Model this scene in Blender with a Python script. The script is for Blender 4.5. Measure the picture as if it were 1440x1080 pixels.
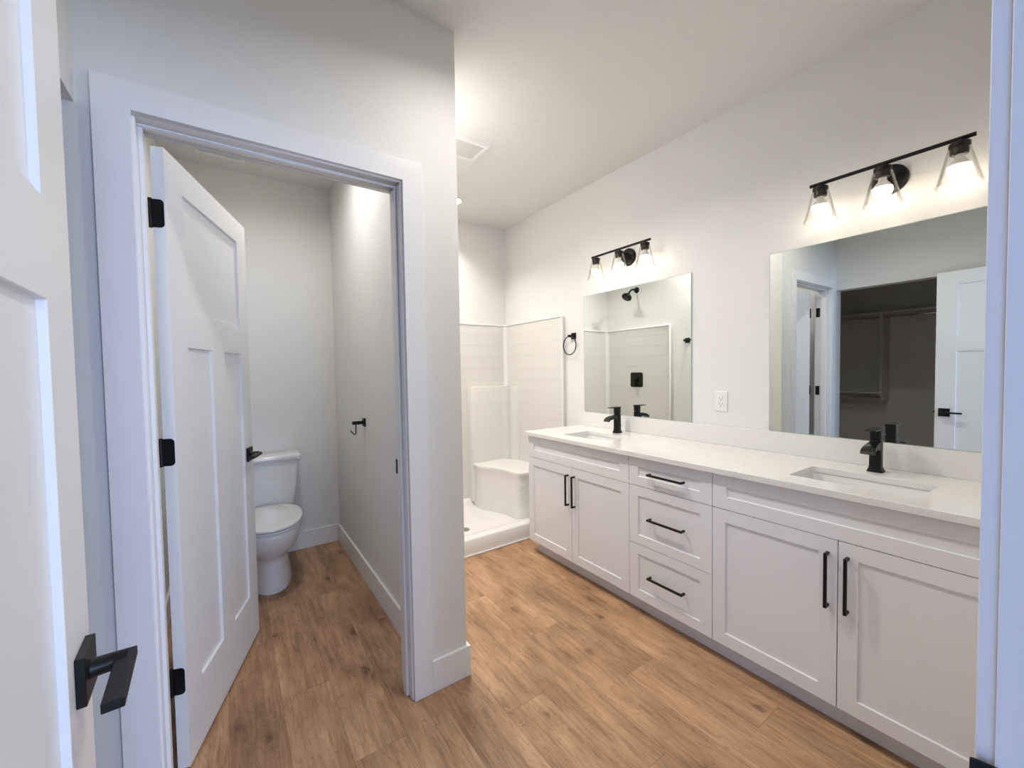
import bpy, bmesh, math, random
from mathutils import Matrix, Vector

for o in list(bpy.data.objects):
    bpy.data.objects.remove(o, do_unlink=True)
S = bpy.context.scene
C = S.collection
PI = math.pi

# ------------------------------------------------------------------ camera, exposure, world, daylight
CAM_H = 1.33
yaw, pitch, roll = 0.602691213, -0.0338647384, -0.0162801604
fw = Vector((math.sin(yaw) * math.cos(pitch), math.cos(yaw) * math.cos(pitch), math.sin(pitch)))
r0 = Vector((math.cos(yaw), -math.sin(yaw), 0)); u0 = r0.cross(fw)
rt = math.cos(roll) * r0 + math.sin(roll) * u0
up = -math.sin(roll) * r0 + math.cos(roll) * u0
cd = bpy.data.cameras.new('camera'); cam = bpy.data.objects.new('camera', cd); C.objects.link(cam)
cam.matrix_world = Matrix(((rt.x, up.x, -fw.x, 0), (rt.y, up.y, -fw.y, 0), (rt.z, up.z, -fw.z, CAM_H), (0, 0, 0, 1)))
cd.sensor_fit = 'HORIZONTAL'; cd.sensor_width = 36; cd.lens = 573.345 / 1440 * 36
cd.clip_start = 0.01; cd.clip_end = 60
S.camera = cam
S.view_settings.view_transform = 'Standard'; S.view_settings.look = 'None'
S.view_settings.gamma = 1; S.view_settings.use_curve_mapping = False
S.view_settings.exposure = 0.86

world = bpy.data.worlds.new('world'); S.world = world; world.use_nodes = True
bg = world.node_tree.nodes['Background']
bg.inputs[0].default_value = (0.55, 0.70, 1.0, 1); bg.inputs[1].default_value = 1.2


def area(name, loc, rot, sx, sy, power, col):
    l = bpy.data.lights.new(name, 'AREA'); l.shape = 'RECTANGLE'; l.size = sx; l.size_y = sy
    l.energy = power; l.color = col
    o = bpy.data.objects.new(name, l); C.objects.link(o); o.location = loc; o.rotation_euler = rot
    return o


DAY = (0.45, 0.64, 1.0)
# daylight entering through the two bedroom windows behind the camera
area('daylight_rear', (1.3, -3.96, 1.5), (PI / 2, 0, 0), 2.2, 1.35, 76, (0.50, 0.65, 1.0))
area('daylight_side', (-2.27, -1.55, 1.5), (PI / 2, 0, -PI / 2), 1.5, 1.35, 11, (0.10, 0.33, 1.0))
BULB = 9.5          # emission strength of the vanity bulbs
CAN = 12.0           # emission strength of the recessed lights
WARM = (1.0, 0.86, 0.68)
CANC = (1.0, 0.948, 0.875)


# ------------------------------------------------------------------ materials
def mat(name):
    m = bpy.data.materials.new(name); m.use_nodes = True
    return m, m.node_tree, m.node_tree.nodes, m.node_tree.nodes['Principled BSDF']


def paint(name, col, rough, bump=0.0, scale=200.0, metal=0.0, spec=0.5, vary=0.0, coat=0.0):
    m, nt, N, b = mat(name)
    b.inputs['Roughness'].default_value = rough; b.inputs['Metallic'].default_value = metal
    b.inputs['Specular IOR Level'].default_value = spec
    b.inputs['Coat Weight'].default_value = coat
    tc = N.new('ShaderNodeTexCoord'); nz = N.new('ShaderNodeTexNoise')
    nz.inputs['Scale'].default_value = scale; nz.inputs['Detail'].default_value = 3
    nt.links.new(tc.outputs['Object'], nz.inputs['Vector'])
    mx = N.new('ShaderNodeMix'); mx.data_type = 'RGBA'
    mx.inputs[6].default_value = (*[c * (1 - vary) for c in col], 1); mx.inputs[7].default_value = (*[min(1, c * (1 + vary)) for c in col], 1)
    nt.links.new(nz.outputs[0], mx.inputs[0]); nt.links.new(mx.outputs[2], b.inputs['Base Color'])
    if bump:
        bp = N.new('ShaderNodeBump'); bp.inputs['Strength'].default_value = bump; bp.inputs['Distance'].default_value = 0.002
        nt.links.new(nz.outputs[0], bp.inputs['Height']); nt.links.new(bp.outputs[0], b.inputs['Normal'])
    return m


M_WALL = paint('wall_paint', (0.80, 0.80, 0.785), 0.55, 0.35, 60, vary=0.01)
M_CLOSET = paint('closet_wall_lightened', (0.86, 0.86, 0.85), 0.55, 0.2, 60)  # copy of the wall paint, lightened to stand in for light missing inside
M_CEIL = paint('ceiling_paint', (0.80, 0.79, 0.775), 0.8, 0.8, 28, vary=0.015)
M_TRIM = paint('trim_paint', (0.86, 0.86, 0.875), 0.33, 0.05, 150)
M_DOOR = paint('door_paint', (0.85, 0.85, 0.855), 0.35, 0.06, 120)
M_CAB = paint('cabinet_paint', (0.83, 0.83, 0.86), 0.38, 0.03, 150)
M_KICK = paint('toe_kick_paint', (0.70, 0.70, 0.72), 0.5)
M_GAP = paint('cabinet_box_edge', (0.45, 0.43, 0.42), 0.6)
M_PORC = paint('porcelain', (0.84, 0.84, 0.84), 0.09, spec=0.6)
M_SEAT = paint('seat_plastic', (0.84, 0.84, 0.845), 0.2)
M_BLACK = paint('matte_black_metal', (0.006, 0.006, 0.007), 0.38, 0.03, 300, metal=0.0, spec=0.3)
M_BRONZE = paint('dark_metal', (0.05, 0.04, 0.035), 0.3, metal=0.8)
M_CHROME = paint('chrome', (0.8, 0.8, 0.8), 0.12, metal=1.0)
M_STEEL = paint('brushed_steel', (0.5, 0.49, 0.47), 0.3, metal=1.0)
M_PLATE = paint('outlet_plastic', (0.85, 0.845, 0.83), 0.3)
M_DARK = paint('slot_shadow', (0.03, 0.03, 0.03), 0.7)
M_GRILLE = paint('vent_plastic', (0.72, 0.71, 0.69), 0.5)
M_SHELF = paint('closet_shelf_paint', (0.86, 0.86, 0.85), 0.5)
M_CARPET = paint('bedroom_carpet', (0.42, 0.39, 0.35), 0.95, 0.9, 400, vary=0.12)
M_MIRROR = paint('mirror_silver', (0.82, 0.87, 0.855), 0.0, metal=1.0)
M_MEDGE = paint('mirror_edge', (0.45, 0.55, 0.52), 0.15)


def m_quartz():
    m, nt, N, b = mat('white_quartz')
    tc = N.new('ShaderNodeTexCoord')
    a = N.new('ShaderNodeTexNoise'); a.inputs['Scale'].default_value = 420; a.inputs['Detail'].default_value = 2
    v = N.new('ShaderNodeTexNoise'); v.inputs['Scale'].default_value = 5; v.inputs['Detail'].default_value = 8; v.inputs['Distortion'].default_value = 1.2
    for n in (a, v): nt.links.new(tc.outputs['Object'], n.inputs['Vector'])
    r = N.new('ShaderNodeValToRGB'); r.color_ramp.elements[0].position = 0.36; r.color_ramp.elements[1].position = 0.52
    r.color_ramp.elements[0].color = (0.73, 0.72, 0.695, 1); r.color_ramp.elements[1].color = (0.845, 0.838, 0.82, 1)
    nt.links.new(a.outputs[0], r.inputs[0])
    r2 = N.new('ShaderNodeValToRGB'); r2.color_ramp.elements[0].position = 0.47; r2.color_ramp.elements[1].position = 0.53
    r2.color_ramp.elements[0].color = (1, 1, 1, 1); r2.color_ramp.elements[1].color = (1, 1, 1, 1)
    e = r2.color_ramp.elements.new(0.5); e.color = (0.985, 0.98, 0.975, 1)
    nt.links.new(v.outputs[0], r2.inputs[0])
    mx = N.new('ShaderNodeMix'); mx.data_type = 'RGBA'; mx.blend_type = 'MULTIPLY'; mx.inputs[0].default_value = 1
    nt.links.new(r.outputs[0], mx.inputs[6]); nt.links.new(r2.outputs[0], mx.inputs[7]); nt.links.new(mx.outputs[2], b.inputs['Base Color'])
    b.inputs['Roughness'].default_value = 0.12
    return m


def m_acrylic():
    m, nt, N, b = mat('shower_acrylic')
    b.inputs['Base Color'].default_value = (0.74, 0.72, 0.69, 1); b.inputs['Roughness'].default_value = 0.2
    tc = N.new('ShaderNodeTexCoord'); sp = N.new('ShaderNodeSeparateXYZ'); nt.links.new(tc.outputs['Object'], sp.inputs[0])
    mo = N.new('ShaderNodeMath'); mo.operation = 'MULTIPLY'; mo.inputs[1].default_value = 1 / 0.112; nt.links.new(sp.outputs[2], mo.inputs[0])
    fr = N.new('ShaderNodeMath'); fr.operation = 'FRACT'; nt.links.new(mo.outputs[0], fr.inputs[0])
    rp = N.new('ShaderNodeValToRGB'); rp.color_ramp.elements[0].color = (0, 0, 0, 1); rp.color_ramp.elements[1].color = (1, 1, 1, 1)
    rp.color_ramp.elements[1].position = 0.05; nt.links.new(fr.outputs[0], rp.inputs[0])
    bp = N.new('ShaderNodeBump'); bp.inputs['Strength'].default_value = 0.45; bp.inputs['Distance'].default_value = 0.002
    nt.links.new(rp.outputs[0], bp.inputs['Height']); nt.links.new(bp.outputs[0], b.inputs['Normal'])
    return m


def m_plain_acrylic():
    return paint('shower_acrylic_smooth', (0.83, 0.81, 0.785), 0.16)


def m_emit(name, col, st):
    m, nt, N, b = mat(name)
    b.inputs['Base Color'].default_value = (0.9, 0.9, 0.9, 1)
    b.inputs['Emission Color'].default_value = (*col, 1); b.inputs['Emission Strength'].default_value = st
    return m


def m_thin_glass(name='clear_glass', tint=(0.985, 0.985, 0.98)):
    m, nt, N, b = mat(name)
    N.remove(b)
    tr = N.new('ShaderNodeBsdfTransparent'); tr.inputs[0].default_value = (*tint, 1)
    gl = N.new('ShaderNodeBsdfGlossy'); gl.inputs['Roughness'].default_value = 0.03
    lw = N.new('ShaderNodeLayerWeight'); lw.inputs[0].default_value = 0.14
    mt = N.new('ShaderNodeMath'); mt.operation = 'MULTIPLY'; mt.inputs[1].default_value = 0.55
    nt.links.new(lw.outputs['Fresnel'], mt.inputs[0])
    mx = N.new('ShaderNodeMixShader'); nt.links.new(mt.outputs[0], mx.inputs[0])
    nt.links.new(tr.outputs[0], mx.inputs[1]); nt.links.new(gl.outputs[0], mx.inputs[2])
    nt.links.new(mx.outputs[0], N['Material Output'].inputs[0])
    return m


def m_floor():
    m, nt, N, b = mat('oak_plank_floor')
    L = nt.links

    def math_(op, a, bb=None, c=None):
        n = N.new('ShaderNodeMath'); n.operation = op
        for i, v in enumerate((a, bb, c)):
            if v is None: continue
            if isinstance(v, (int, float)): n.inputs[i].default_value = v
            else: L.new(v, n.inputs[i])
        return n.outputs[0]

    def comb(x, y, z):
        n = N.new('ShaderNodeCombineXYZ')
        for i, v in enumerate((x, y, z)):
            if isinstance(v, (int, float)): n.inputs[i].default_value = v
            else: L.new(v, n.inputs[i])
        return n.outputs[0]

    def noise(vec, scale, detail=4, rough=0.55, dist=0.0):
        n = N.new('ShaderNodeTexNoise'); n.inputs['Scale'].default_value = scale; n.inputs['Detail'].default_value = detail
        n.inputs['Roughness'].default_value = rough; n.inputs['Distortion'].default_value = dist; L.new(vec, n.inputs['Vector'])
        return n.outputs[0]

    def ramp(f, stops):
        n = N.new('ShaderNodeValToRGB'); cr = n.color_ramp
        while len(cr.elements) < len(stops): cr.elements.new(0.5)
        for e, (p, c) in zip(cr.elements, stops): e.position = p; e.color = (*c, 1)
        L.new(f, n.inputs[0]); return n.outputs[0]

    def mixc(kind, f, a, bb):
        n = N.new('ShaderNodeMix'); n.data_type = 'RGBA'; n.blend_type = kind
        if isinstance(f, (int, float)): n.inputs[0].default_value = f
        else: L.new(f, n.inputs[0])
        for i, v in ((6, a), (7, bb)):
            if isinstance(v, tuple): n.inputs[i].default_value = (*v, 1)
            else: L.new(v, n.inputs[i])
        return n.outputs[2]

    tc = N.new('ShaderNodeTexCoord'); sp = N.new('ShaderNodeSeparateXYZ'); L.new(tc.outputs['Object'], sp.inputs[0])
    X, Y = sp.outputs[0], sp.outputs[1]
    fx = math_('MULTIPLY', math_('ADD', X, -1.018), 1 / 0.178)
    row = math_('FLOOR', fx); fr = math_('FRACT', fx)
    wn = N.new('ShaderNodeTexWhiteNoise'); wn.noise_dimensions = '1D'; L.new(math_('ADD', row, 7.3), wn.inputs['W'])
    fy = math_('ADD', math_('MULTIPLY', math_('ADD', Y, -1.15), 1 / 1.22), math_('MULTIPLY', math_('ADD', row, -2), 0.371))
    col = math_('FLOOR', fy); fyf = math_('FRACT', fy)
    w2 = N.new('ShaderNodeTexWhiteNoise'); w2.noise_dimensions = '2D'; L.new(comb(row, col, 0), w2.inputs['Vector'])
    rid = w2.outputs['Value']
    # warped coordinates along the plank, shifted per plank
    sh = math_('MULTIPLY', rid, 37.0)
    base = comb(math_('ADD', X, sh), math_('ADD', math_('MULTIPLY', Y, 0.16), sh), rid)
    warp = noise(base, 9, 3)
    # knots: sparse cells stretched along the plank, ragged edges
    vo = N.new('ShaderNodeTexVoronoi'); vo.feature = 'F1'; vo.inputs['Scale'].default_value = 1.0
    vo.inputs['Randomness'].default_value = 0.9
    kx = math_('ADD', math_('MULTIPLY', X, 11.5), math_('MULTIPLY', row, 3.17)); ky = math_('ADD', math_('MULTIPLY', Y, 6.2), sh)
    kv = comb(kx, ky, 0.0)
    kwarp = math_('SUBTRACT', noise(kv, 3.5, 5, 0.7), 0.5); kwarp2 = math_('SUBTRACT', noise(comb(ky, kx, 3.0), 3.0, 5, 0.7), 0.5)
    L.new(comb(math_('ADD', kx, math_('MULTIPLY', kwarp, 0.55)), math_('ADD', ky, math_('MULTIPLY', kwarp2, 0.55)), 0.0), vo.inputs['Vector'])
    kd = vo.outputs['Distance']
    sp2 = N.new('ShaderNodeSeparateColor'); L.new(vo.outputs['Color'], sp2.inputs[0])
    sel = math_('GREATER_THAN', sp2.outputs[0], 0.52)
    core = math_('MULTIPLY', math_('MULTIPLY', math_('SUBTRACT', 1.0, math_('MINIMUM', math_('MULTIPLY', kd, 4.6), 1.0)), sel), math_('ADD', 0.25, sp2.outputs[1]))
    halo = math_('MULTIPLY', math_('SUBTRACT', 1.0, math_('MINIMUM', math_('MULTIPLY', kd, 1.7), 1.0)), sel)
    # cathedral grain: rings of a distorted field, bent around knots
    fld = math_('ADD', math_('ADD', math_('MULTIPLY', X, 7.0), math_('MULTIPLY', warp, 4.4)), math_('MULTIPLY', halo, 0.9))
    rings = math_('ABSOLUTE', math_('SINE', math_('MULTIPLY', fld, 9.0)))
    fine = noise(comb(math_('ADD', math_('MULTIPLY', X, 60), sh), math_('MULTIPLY', Y, 2.4), rid), 2.2, 6, 0.65)
    fibre = noise(comb(math_('MULTIPLY', X, 240), math_('MULTIPLY', Y, 9), rid), 1.5, 3)
    blot = noise(comb(math_('ADD', math_('MULTIPLY', X, 3), sh), Y, rid), 2.4, 4, 0.6)
    c = ramp(blot, [(0.3, (0.34, 0.20, 0.113)), (0.5, (0.49, 0.300, 0.174)), (0.7, (0.63, 0.402, 0.24))])
    c = mixc('MULTIPLY', 0.62, c, ramp(rings, [(0.0, (0.66, 0.61, 0.56)), (0.35, (1, 1, 1)), (1.0, (1.0, 1.0, 1.0))]))
    c = mixc('MULTIPLY', 0.75, c, ramp(fine, [(0.3, (0.72, 0.68, 0.64)), (0.55, (1, 1, 1)), (0.8, (1.1, 1.1, 1.1))]))
    c = mixc('MULTIPLY', 0.5, c, ramp(fibre, [(0.3, (0.78, 0.75, 0.72)), (0.6, (1, 1, 1))]))
    c = mixc('MULTIPLY', 1.0, c, ramp(rid, [(0.0, (0.86, 0.855, 0.85)), (0.5, (1, 1, 1)), (1.0, (1.08, 1.07, 1.06))]))
    streak = noise(comb(math_('ADD', math_('MULTIPLY', X, 22), sh), math_('MULTIPLY', Y, 1.3), rid), 1.6, 5, 0.7)
    c = mixc('MULTIPLY', 0.9, c, ramp(streak, [(0.32, (0.72, 0.67, 0.63)), (0.5, (1, 1, 1)), (0.75, (1.06, 1.05, 1.04))]))
    c = mixc('MULTIPLY', math_('MULTIPLY', halo, 0.75), c, (0.66, 0.59, 0.52))
    c = mixc('MIX', math_('MINIMUM', math_('MULTIPLY', core, 1.5), 0.8), c, (0.13, 0.075, 0.045))
    ex = math_('MINIMUM', fr, math_('SUBTRACT', 1.0, fr))
    ey = math_('MINIMUM', fyf, math_('SUBTRACT', 1.0, fyf))
    seam = math_('MAXIMUM', math_('LESS_THAN', ex, 0.006), math_('LESS_THAN', ey, 0.0011))
    c = mixc('MIX', math_('MULTIPLY', seam, 0.5), c, (0.16, 0.09, 0.055))
    L.new(c, b.inputs['Base Color'])
    b.inputs['Roughness'].default_value = 0.46
    b.inputs['Specular IOR Level'].default_value = 0.4
    bp = N.new('ShaderNodeBump'); bp.inputs['Strength'].default_value = 0.12; bp.inputs['Distance'].default_value = 0.001
    L.new(math_('SUBTRACT', fine, seam), bp.inputs['Height']); L.new(bp.outputs[0], b.inputs['Normal'])
    return m


M_QUARTZ = m_quartz(); M_ACR = m_acrylic(); M_ACRS = m_plain_acrylic(); M_FLOOR = m_floor()
M_BULB = m_emit('lit_bulb', WARM, BULB); M_CANL = m_emit('lit_downlight', CANC, CAN); 
M_GLASS = m_thin_glass()
M_BASE = paint('bulb_base_plastic', (0.8, 0.78, 0.74), 0.4)

# ------------------------------------------------------------------ mesh helpers
WL = {}


def world_of(o):
    m = Matrix.Identity(4)
    while o is not None:
        m = WL.get(o.name, Matrix.Identity(4)) @ m
        o = o.parent
    return m


def settag(o, label=None, cat=None, group=None, kind=None):
    if label: o['label'] = label
    if cat: o['category'] = cat
    if group: o['group'] = group
    if kind: o['kind'] = kind


def thing(name, label, cat, loc=(0, 0, 0), rotz=0.0, group=None, kind=None):
    o = bpy.data.objects.new(name, None); C.objects.link(o)
    o.empty_display_size = 0.05
    o.location = loc; o.rotation_euler = (0, 0, rotz)
    WL[o.name] = Matrix.Translation(loc) @ Matrix.Rotation(rotz, 4, 'Z')
    settag(o, label, cat, group, kind)
    return o


def obj(name, bm, m, parent=None, local=False, bevel=0.0, seg=2, smooth=False, angle=35, subsurf=0):
    """bm in world coordinates unless local (then in the parent's coordinates)."""
    me = bpy.data.meshes.new(name)
    o = bpy.data.objects.new(name, me)
    bmesh.ops.recalc_face_normals(bm, faces=bm.faces)
    if parent is None:
        xs = [v.co for v in bm.verts]
        lo = Vector((min(v.x for v in xs), min(v.y for v in xs), min(v.z for v in xs)))
        hi = Vector((max(v.x for v in xs), max(v.y for v in xs), max(v.z for v in xs)))
        org = Vector(((lo.x + hi.x) / 2, (lo.y + hi.y) / 2, lo.z))
        if name in ('floor', 'ceiling') or name.startswith('wall_'): org = Vector((0, 0, 0))
        bmesh.ops.translate(bm, verts=bm.verts, vec=-org)
        o.location = org; WL[o.name] = Matrix.Translation(org)
    else:
        if not local: bmesh.ops.transform(bm, matrix=world_of(parent).inverted(), verts=bm.verts)
        WL[o.name] = Matrix.Identity(4)
    for f in bm.faces: f.smooth = smooth
    bm.to_mesh(me); bm.free()
    if parent is not None: o.parent = parent
    C.objects.link(o)
    for mm in (m if isinstance(m, (list, tuple)) else [m]): me.materials.append(mm)
    if bevel:
        b = o.modifiers.new('bevel', 'BEVEL'); b.width = bevel; b.segments = seg; b.limit_method = 'ANGLE'; b.angle_limit = math.radians(40)
        b.harden_normals = False
    if subsurf:
        s = o.modifiers.new('sub', 'SUBSURF'); s.levels = subsurf; s.render_levels = subsurf
    if smooth or bevel:
        for p in me.polygons: p.use_smooth = True
        w = o.modifiers.new('wn', 'WEIGHTED_NORMAL') if bevel else None
        if smooth and not bevel:
            me.set_sharp_from_angle(angle=math.radians(angle))
    return o


def B():
    return bmesh.new()


def box(bm, x0, x1, y0, y1, z0, z1, mi=0):
    v = [bm.verts.new((x, y, z)) for z in (z0, z1) for y in (y0, y1) for x in (x0, x1)]
    fs = [bm.faces.new([v[i] for i in q]) for q in ((0, 2, 3, 1), (4, 5, 7, 6), (0, 1, 5, 4), (2, 6, 7, 3), (0, 4, 6, 2), (1, 3, 7, 5))]
    for f in fs: f.material_index = mi
    return v


def boxm(*a):
    bm = B()
    for q in a: box(bm, *q)
    return bm


def frame_of(axis):
    a = Vector(axis).normalized()
    t = Vector((0, 0, 1)) if abs(a.z) < 0.9 else Vector((1, 0, 0))
    u = a.cross(t).normalized(); v = a.cross(u).normalized()
    return a, u, v


def lathe(bm, base, axis, prof, n=32, caps=True, mi=0):
    """prof: list of (distance along axis, radius)"""
    a, u, v = frame_of(axis); base = Vector(base); rings = []
    for d, r in prof:
        rings.append([bm.verts.new(base + a * d + (u * math.cos(2 * PI * i / n) + v * math.sin(2 * PI * i / n)) * max(r, 1e-5)) for i in range(n)])
    for A, Bq in zip(rings, rings[1:]):
        for i in range(n):
            f = bm.faces.new((A[i], A[(i + 1) % n], Bq[(i + 1) % n], Bq[i])); f.material_index = mi
    if caps:
        for R in (rings[0], rings[-1]): f = bm.faces.new(R); f.material_index = mi
    return rings


def tube(bm, pts, r, n=12, closed=False, caps=True):
    pts = [Vector(p) for p in pts]; rings = []; N = len(pts)
    prev = None
    for k, p in enumerate(pts):
        if closed: t = (pts[(k + 1) % N] - pts[k - 1]).normalized()
        else: t = (pts[min(k + 1, N - 1)] - pts[max(k - 1, 0)]).normalized()
        if prev is None: _, u, v = frame_of(t)
        else:
            u = (prev - t * prev.dot(t)).normalized(); v = t.cross(u)
        prev = u
        rr = r[k] if isinstance(r, (list, tuple)) else r
        rings.append([bm.verts.new(p + (u * math.cos(2 * PI * i / n) + v * math.sin(2 * PI * i / n)) * rr) for i in range(n)])
    pairs = list(zip(rings, rings[1:])) + ([(rings[-1], rings[0])] if closed else [])
    for A, Bq in pairs:
        for i in range(n): bm.faces.new((A[i], A[(i + 1) % n], Bq[(i + 1) % n], Bq[i]))
    if caps and not closed:
        bm.faces.new(rings[0]); bm.faces.new(rings[-1])


def rrect(cx, cy, hx, hy, r, k=6):
    """rounded rectangle outline, counter-clockwise"""
    out = []
    for (sx, sy, a0) in ((1, 1, 0), (-1, 1, 90), (-1, -1, 180), (1, -1, 270)):
        for i in range(k + 1):
            a = math.radians(a0 + 90 * i / k)
            out.append((cx + sx * (hx - r) + r * math.cos(a), cy + sy * (hy - r) + r * math.sin(a)))
    return out


def loft(bm, rings, cap0=True, cap1=True, mi=0):
    R = [[bm.verts.new(p) for p in ring] for ring in rings]; n = len(R[0])
    for A, Bq in zip(R, R[1:]):
        for i in range(n):
            f = bm.faces.new((A[i], A[(i + 1) % n], Bq[(i + 1) % n], Bq[i])); f.material_index = mi
    if cap0: bm.faces.new(R[0]).material_index = mi
    if cap1: bm.faces.new(R[-1]).material_index = mi
    return R


def prism(bm, poly, axis, a0, a1):
    """poly 2D extruded along axis ('x','y','z')"""
    def P(p, a):
        return {'x': (a, p[0], p[1]), 'y': (p[0], a, p[1]), 'z': (p[0], p[1], a)}[axis]
    loft(bm, [[P(p, a0) for p in poly], [P(p, a1) for p in poly]])


def panel_slab(w, h, t, rects, depth, back=True, slope=0.0):
    """local coords: width along x 0..w, face at y=0 (looking to -y), thickness to +y, height z 0..h"""
    bm = B()
    for side in ((0, 1), (1, -1)) if back else ((0, 1),):
        s, sg = side
        y0 = 0 if s == 0 else t
        xs = sorted({0, w, *[r[0] for r in rects], *[r[1] for r in rects]}); zs = sorted({0, h, *[r[2] for r in rects], *[r[3] for r in rects]})
        def inside(x, z): return any(r[0] < x < r[1] and r[2] < z < r[3] for r in rects)
        for i in range(len(xs) - 1):
            for j in range(len(zs) - 1):
                if not inside((xs[i] + xs[i + 1]) / 2, (zs[j] + zs[j + 1]) / 2):
                    bm.faces.new([bm.verts.new((x, y0, z)) for x, z in ((xs[i], zs[j]), (xs[i + 1], zs[j]), (xs[i + 1], zs[j + 1]), (xs[i], zs[j + 1]))])
        for (a, b2, c, d) in rects:
            yy = y0 + sg * depth
            o4 = [(a, c), (b2, c), (b2, d), (a, d)]; sl = slope
            i4 = [(a + sl, c + sl), (b2 - sl, c + sl), (b2 - sl, d - sl), (a + sl, d - sl)]
            bm.faces.new([bm.verts.new((x, yy, z)) for x, z in i4])
            for k in range(4):
                k2 = (k + 1) % 4
                # split outer edge at grid points to stay watertight
                p, q = o4[k], o4[k2]
                bm.faces.new([bm.verts.new(c3) for c3 in ((p[0], y0, p[1]), (q[0], y0, q[1]), (i4[k2][0], yy, i4[k2][1]), (i4[k][0], yy, i4[k][1]))])
    if not back:
        bm.faces.new([bm.verts.new(c3) for c3 in ((0, t, 0), (0, t, h), (w, t, h), (w, t, 0))])
    for q in (((0, 0, 0), (0, t, 0), (0, t, h), (0, 0, h)), ((w, 0, 0), (w, 0, h), (w, t, h), (w, t, 0)), ((0, 0, 0), (w, 0, 0), (w, t, 0), (0, t, 0)), ((0, 0, h), (0, t, h), (w, t, h), (w, 0, h))):
        bm.faces.new([bm.verts.new(c3) for c3 in q])
    bmesh.ops.remove_doubles(bm, verts=bm.verts, dist=1e-5)
    return bm


def struct(name, bm, m, label=None, cat=None, parent=None, **kw):
    o = obj(name, bm, m, parent, **kw)
    if parent is None: settag(o, label, cat, None, 'structure')
    return o


# ------------------------------------------------------------------ room shell
CE = 2.74
XW = 2.303
YB = 3.44
struct('floor', boxm((-2.45, 2.45, -0.03, 3.6, -0.05, 0)), M_FLOOR, 'warm oak plank floor running through bathroom and toilet room', 'floor')
struct('floor_bedroom', boxm((-2.45, 3.3, -4.15, -0.03, -0.05, -0.001)), M_CARPET, 'bedroom carpet behind the entry doorway', 'floor')
struct('ceiling', boxm((-2.45, 3.3, -4.15, 3.6, CE, CE + 0.1)), M_CEIL, 'white lightly textured ceiling over the whole room', 'ceiling')
struct('wall_right', boxm((XW, XW + 0.12, -0.06, YB + 0.12, 0, CE)), M_WALL, 'long white wall behind the vanity and mirrors', 'wall')
struct('wall_back', boxm((-2.45, XW, YB, YB + 0.12, 0, CE)), M_WALL, 'white rear wall behind toilet and shower', 'wall')
struct('wall_partition', boxm((0.674, 0.81, 1.683, YB, 0, CE)), M_WALL, 'white wall between the toilet room and the shower', 'wall')
struct('wall_front', boxm((-0.44, -0.22, 1.562, 1.683, 0, CE), (-0.22, 0.58, 1.562, 1.683, 2.082, CE), (0.58, 0.81, 1.562, 1.683, 0, CE)), M_WALL, 'white wall holding the toilet room doorway', 'wall')
struct('wall_toilet_room', boxm((-0.44, -0.33, 1.683, YB, 0, CE)), M_WALL, 'white wall left of the toilet behind the open door', 'wall')
struct('wall_left', boxm((-0.44, -0.319, 0.055, 0.32, 0, CE), (-0.44, -0.319, 0.32, 1.562, 2.059, CE)), M_WALL, 'white wall with the square closet opening, seen in the mirror', 'wall')
struct('wall_closet', boxm((-2.32, -2.2, 0.055, YB, 0, CE), (-2.2, -0.44, 2.25, 2.35, 0, CE)), M_CLOSET, 'plain closet walls behind the shelving', 'wall')
struct('wall_entry', boxm((-2.45, -0.171, -0.06, 0.055, 0, CE), (-0.171, 0.637, -0.06, 0.055, 2.082, CE), (0.637, XW, -0.06, 0.055, 0, CE)), M_WALL, 'white wall holding the entry doorway', 'wall')
struct('wall_bedroom_right', boxm((3.18, 3.3, -4.15, -0.06, 0, CE), (XW, 3.18, -0.06, 0.055, 0, CE)), M_WALL, 'bedroom wall behind the camera on the right', 'wall')
struct('wall_bedroom_left', boxm((-2.45, -2.33, -4.15, -2.3, 0, CE), (-2.45, -2.33, -0.8, -0.06, 0, CE), (-2.45, -2.33, -2.3, -0.8, 0, 0.82), (-2.45, -2.33, -2.3, -0.8, 2.18, CE)), M_WALL, 'bedroom wall with a window behind the camera on the left', 'wall')
struct('wall_bedroom_rear', boxm((-2.33, 0.2, -4.15, -4.03, 0, CE), (2.4, 3.18, -4.15, -4.03, 0, CE), (0.2, 2.4, -4.15, -4.03, 0, 0.82), (0.2, 2.4, -4.15, -4.03, 2.18, CE)), M_WALL, 'bedroom rear wall with a window behind the camera', 'wall')

# bedroom windows
w1 = struct('window_1', boxm((0.2, 2.4, -4.12, -4.06, 0.82, 0.87), (0.2, 2.4, -4.12, -4.06, 2.13, 2.18), (0.2, 0.25, -4.12, -4.06, 0.87, 2.13), (2.35, 2.4, -4.12, -4.06, 0.87, 2.13), (1.275, 1.325, -4.12, -4.06, 0.87, 2.13)), M_TRIM, 'bedroom window in the rear wall behind the camera', 'window')
struct('window_pane', boxm((0.25, 2.35, -4.095, -4.089, 0.87, 2.13)), M_GLASS, parent=w1)
w2 = struct('window_2', boxm((-2.42, -2.36, -2.3, -0.8, 0.82, 0.87), (-2.42, -2.36, -2.3, -0.8, 2.13, 2.18), (-2.42, -2.36, -2.3, -2.25, 0.87, 2.13), (-2.42, -2.36, -0.85, -0.8, 0.87, 2.13), (-2.42, -2.36, -1.575, -1.525, 0.87, 2.13)), M_TRIM, 'bedroom window in the left wall behind the camera', 'window')
struct('window_pane', boxm((-2.393, -2.387, -2.25, -0.85, 0.87, 2.13)), M_GLASS, parent=w2)

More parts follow.
